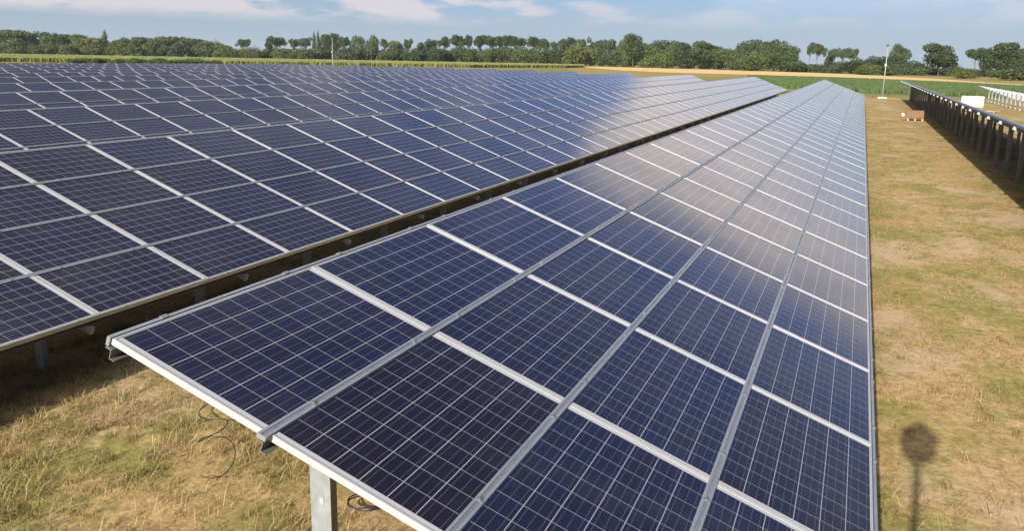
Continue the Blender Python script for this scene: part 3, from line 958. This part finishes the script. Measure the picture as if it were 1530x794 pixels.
WOOD = ('leafy tree in the unbroken dark wood at the left end of the skyline', 'trees of the wood at left')
ROWT = ('bare-trunked flat-topped tree in the close row at the middle of the skyline', 'row of flat-topped trees')
T_ = [  # px, top y, width px, kind, leaf, (label, group), depth offset
 (-20,50,44,'round','deciduous',WOOD,0),(8,49,34,'round','dark',WOOD,6),(30,48,36,'round','deciduous',WOOD,0),(60,51,30,'round','dark',WOOD,8),(82,55,30,'round','deciduous',WOOD,0),
 (101,54,34,'round','dark',WOOD,4),(122,56,28,'round','deciduous',WOOD,0),(142,59,28,'round','olive',WOOD,-8),(180,60,28,'round','deciduous',WOOD,0),(213,58,30,'round','grey',WOOD,5),
 (238,60,26,'round','deciduous',WOOD,-6),(256,57,36,'round','deciduous',WOOD,3),(291,60,28,'round','dark',WOOD,0),(313,64,26,'round','deciduous',WOOD,0),(332,69,24,'round','deciduous',WOOD,0),
 (158,50,10,'poplar','grey',('slim grey-green tree poking above the wood at left',None),-4),
 (366,60,18,'umbrella','dark',('lone small umbrella-shaped tree standing above the low hedge left of the masts',None),0),
 (414,57,24,'umbrella','dark',('wider umbrella-shaped tree with a smaller crown at its left shoulder',None),0),
 (402,64,10,'umbrella','dark',('small low crown at the left shoulder of the wider umbrella-shaped tree',None),4),
 (440,60,13,'umbrella','dark',('narrow flat-topped tree beside a wider one, left of the two poplars',None),0),
 (456,58,18,'umbrella','grey',('airy flat-topped tree next to the two poplars',None),0),
 (470,52.5,6,'poplar','dark',('left one of two thin dark poplars by the thin lamp mast',None),0),
 (477,52,6.5,'poplar','dark',('right one of two thin dark poplars by the thin lamp mast',None),0),
 (489,54,15,'round','dark',('dark tree just left of the thin lamp mast, touching the poplars',None),0),
 (501,53,13,'round','dark',('dark tall tree just right of the thin lamp mast',None),0),
 (515,57,15,'umbrella','dark',('dark narrow tree right of the thin lamp mast',None),0),
 (536,57,20,'round','grey',('pale grey-green broad tree, left of a touching pair',None),0),(555,58,20,'round','grey',('pale grey-green broad tree, right of a touching pair',None),0),
 (575,60,11,'umbrella','grey',('small crown hanging at the right end of the pale grey-green pair',None),0),
 (590,64,18,'round','deciduous',('low round tree left of the lollipop-shaped tree',None),0),
 (610,60,12,'umbrella','dark',('dark lollipop-shaped tree standing alone above the hedge',None),0),
 (630,65,13,'umbrella','dark',('lowest flat-topped tree at the left end of the close row',None),0),
 (645,61,18,'umbrella','dark',ROWT,0),(663,57,17,'umbrella','dark',ROWT,0),(684,54.5,22,'umbrella','dark',ROWT,0),(699,54.5,14,'umbrella','dark',ROWT,3),(716,55,20,'umbrella','dark',ROWT,0),
 (734,55,22,'umbrella','dark',ROWT,0),(746,56,12,'umbrella','dark',ROWT,3),(758,54.5,14,'umbrella','dark',ROWT,0),(773,57,24,'umbrella','dark',ROWT,0),
 (797,57,20,'umbrella','dark',('left flat crown of a pair between two gaps of sky',None),0),(812,60,16,'umbrella','dark',('right lower flat crown of a pair between two gaps of sky',None),0),
 (828,64,12,'umbrella','dark',('small low flat-topped tree behind the hedge left of the round willow',None),0),
 (842,60,16,'umbrella','dark',('flat-topped tree rising behind the left side of the round willow',None),0),(853,58,15,'umbrella','dark',('tallest tree directly behind the round willow',None),2),(868,60,14,'umbrella','dark',('tree rising behind the right side of the round willow',None),0),
 (882,59,11,'slim','dark',('narrow dark tree at the right edge of the willow, beside a gap of sky',None),0),
 (895,61,15,'umbrella','grey',('left thin-stemmed tree of two with sky between their trunks',None),0),(911,61,20,'umbrella','grey',('right thin-stemmed tree of two with sky between their trunks',None),0),
 (930,60,17,'round','deciduous',('leafy tree touching the left side of the tall dark dome',None),0),
 (946,54,26,'round','dark',('tall dark brownish dome-shaped tree in the middle of the skyline',None),-10),
 (968,66,24,'round','deciduous',('leafy tree touching the right side of the tall dark dome',None),0),
 (988,63,28,'round','grey',('grey-green tree left of the flat dark crown near the stubble',None),0),
 (1003,66,20,'round','deciduous',('mid green tree under the left end of the flat dark crown',None),-6),
 (1019,64,22,'umbrella','dark',('flat dark crown leaning towards a small gap of sky above the stubble field',None),0),
 (1052,65,42,'round','dark',('broad dark tree right of the small gap of sky above the stubble field',None),0),
 (1079,74,38,'round','deciduous',('lower green tree sloping down from the broad dark one',None),-6),(1098,78,24,'bush','deciduous',('round green bush between two broad tree groups',None),-12),
 (1123,63,36,'round','grey',('left and broadest of three tall trees over the pale willow bush',None),0),(1142,64,16,'round','grey',('middle of three tall trees over the pale willow bush',None),4),(1157,63,24,'round','dark',('dark topped tree, right of three over the pale willow bush',None),0),
 (1175,70,34,'round','deciduous',('rounded tree closing the right end of the big tree group',None),-6),
 (1209,66,10,'umbrella','dark',('left narrow half of the double-trunked tree with sky under its crown',None),0),(1220,66,18,'umbrella','grey',('right wide half of the double-trunked tree with sky under its crown',None),0),
 (1236,75,12,'slim','dark',('dark leaning tree just right of the double-trunked tree',None),0),(1245,73,14,'umbrella','grey',('airy grey tree second to the right of the double-trunked tree',None),0),
 (1259,74,14,'umbrella','grey',('airy grey tree with bare stems left of the tall lamp mast',None),0),(1271,73,17,'umbrella','grey',('ragged grey tree with one twig sticking out, nearest left of the tall lamp mast',None),0),
 (1303,87,28,'bush','dark',('dark rounded bush left of the tall lamp mast',None),0),(1281,88,20,'bush','deciduous',('green bush left of the dark rounded one',None),0),
 (1333,85,30,'round','dark',('low dark lobe of the tree right of the tall lamp mast',None),-3),(1342,69,24,'round','grey',('grey-topped upright tree right of the tall lamp mast',None),0),
 (1367,93,26,'bush','dark',('low dark bush between the mast tree and the big conical tree',None),0),
 (1403,68,40,'round','dark',('big dark conical tree standing alone at right',None),-6),
 (1456,73,26,'umbrella','dark',('dark flat-headed tree, left of the right-hand grove',None),0),(1476,74,22,'round','dark',('smaller dark tree inside the right-hand grove',None),0),
 (1497,66,34,'round','dark',('tallest tree of the right-hand grove',None),0),(1524,74,30,'round','dark',('dark tree of the right-hand grove cut by the picture edge',None),0),
 (1546,72,34,'round','dark',('dark tree of the right-hand grove beyond the picture edge',None),0),
]
for (px, ty, wd, kind, leaf, (lab, grp), off) in T_:
    tree(px, ty, wd, kind, leaf, lab, tdepth(px) + off, grp, name='deciduous_tree' if kind not in ('poplar', 'bush') else ('poplar_tree' if kind == 'poplar' else 'bush'), cat='tree' if kind != 'bush' else 'bush')

# named bushes standing in front
for px, ty, wd, leaf, dep, lab in [
    (860, 69, 30, 'olive', 520, 'round olive-green willow at the corner of the maize and stubble fields'),
    (1121, 85, 34, 'olive', 412, 'pale willow bush at the foot of the three tall trees'),
    (1441, 107, 30, 'olive', 270, 'small olive bush in the rough grass before the right-hand grove'),
    (1526, 104, 62, 'olive', 250, 'large olive bush at the right picture edge'),
    (1294, 103, 30, 'olive', 330, 'low olive bush left of the tall lamp mast, above the stubble'),
    (1330, 106, 26, 'olive', 318, 'low olive bush behind the tall lamp mast'),
    (1187, 92, 26, 'deciduous', 392, 'bright green bush at the right foot of the big tree group')]:
    tree(px, ty, wd, 'bush', leaf, lab, dep, 'bushes in front of the trees', 'bush', 'bush')

# low hedge under the skyline trees
px = -30
while px < 1560:
    wd = random.uniform(17, 30)
    if px < 330: ty = random.uniform(64, 70)
    elif px < 640: ty = random.uniform(72, 77)
    elif px < 930: ty = random.uniform(71, 78)
    elif px < 1190: ty = random.uniform(76, 86)
    elif px < 1350: ty = random.uniform(92, 98)
    else: ty = random.uniform(99, 106)
    leaf = random.choice(['deciduous', 'dark', 'deciduous', 'grey', 'olive'])
    tree(px, ty, wd, 'bush', leaf, 'green bush in the continuous low hedge under the skyline trees', tdepth(px) + random.uniform(-14, 10), 'bushes of the low hedge', 'bush', 'bush')
    px += wd * random.uniform(0.5, 0.75)

# dark weeds in front of the maize, behind the far rows
for px, wd in ((120, 30), (146, 22), (178, 26), (205, 30), (238, 26), (262, 34), (292, 36), (318, 26)):
    tree(px, 86.5 + random.uniform(-1.5, 1.5) + px * 0.012, wd, 'bush', 'deciduous', 'dark green weedy shrub between the farthest panels and the maize', 232 + random.uniform(-8, 8), 'weedy shrubs at the edge of the maize', 'shrub', 'shrub')

# ------------------------------------------------------------------ maize field and green crop plants
def plants(name, poly_fn, n, hgt, wid, mat, label, nleaf=3):
    P, dep = poly_fn(n)
    n = len(P)
    allV, allT = [], []
    for k in range(nleaf):
        a = rng.uniform(0, 2 * np.pi, n)
        h_ = hgt * rng.uniform(0.75, 1.12, n)
        base = P + np.c_[rng.normal(0, .15, n), rng.normal(0, .15, n)]
        s = np.c_[np.cos(a), np.sin(a)] * (wid * rng.uniform(.6, 1.3, n))[:, None]
        l = np.c_[np.cos(a + 1.3), np.sin(a + 1.3)] * (hgt * .22 * rng.uniform(-1, 1, n))[:, None]
        V = np.zeros((n, 4, 3))
        V[:, 0, :2] = base - s; V[:, 1, :2] = base + s
        V[:, 2, :2] = base + s * .7 + l; V[:, 3, :2] = base - s * .7 + l
        V[:, 2, 2] = h_; V[:, 3, 2] = h_ * rng.uniform(.8, 1, n)
        allV.append(V); allT.append(np.clip(rng.normal(.55, .12, n), 0, 1))
    o = link(name, leaf_mesh(name, np.concatenate(allV), np.concatenate(allT), mat))
    tag(o, label, 'crop', kind='stuff')
    return o

def strip(px0, px1, near, far, power=1.0):
    def f(n):
        px = rng.uniform(px0, px1, n)
        nd = np.interp(px, [p for p, _ in near], [d for _, d in near])
        fd = np.interp(px, [p for p, _ in far], [d for _, d in far])
        dep = nd + (fd - nd) * rng.random(n) ** power
        hy = horizon_y(px)
        P = np.empty((n, 2))
        for ax in (0, 1):
            P[:, ax] = (fwd[ax] + rt[ax] * (px - CX) / FPX - upv[ax] * (hy - CY) / FPX) * dep
        return P, dep
    return f
plants('maize_field', strip(-90, 872, [(-90, 250), (300, 280), (700, 330), (845, 395), (872, 450)], [(-90, 560), (400, 540), (872, 500)], 2.0), 120000, 1.3, 0.30, M_MAIZE,
       'tall yellow-green maize field behind the farthest panel rows')
plants('crop_plants', strip(1120, 1700, [(1100, 150), (1180, 126), (1310, 111), (1530, 102), (1900, 92)], [(1105, 240), (1260, 220), (1400, 188), (1530, 158), (1900, 117)], 1.3), 30000, 0.45, 0.28, M_CROP,
       'low bright green crop plants beyond the fence')

# ------------------------------------------------------------------ air
mb = MB(); mb.box((-2000, -2000, -1.0), (2000, 2500, 30.0))
hz = mb.mesh('haze', [])
m = bpy.data.materials.new('thin_haze'); m.use_nodes = True
t_ = m.node_tree
for nd in list(t_.nodes): t_.nodes.remove(nd)
o_ = t_.nodes.new('ShaderNodeOutputMaterial'); pv2 = t_.nodes.new('ShaderNodeVolumePrincipled')
pv2.inputs['Color'].default_value = (0.86, 0.92, 1.0, 1)
pv2.inputs['Density'].default_value = 0.00006
pv2.inputs['Anisotropy'].default_value = 0.1
t_.links.new(pv2.outputs[0], o_.inputs['Volume'])
hz.materials.append(m)
ho = link('haze', hz); ho['kind'] = 'stuff'; ho['label'] = 'thin summer haze over the fields'
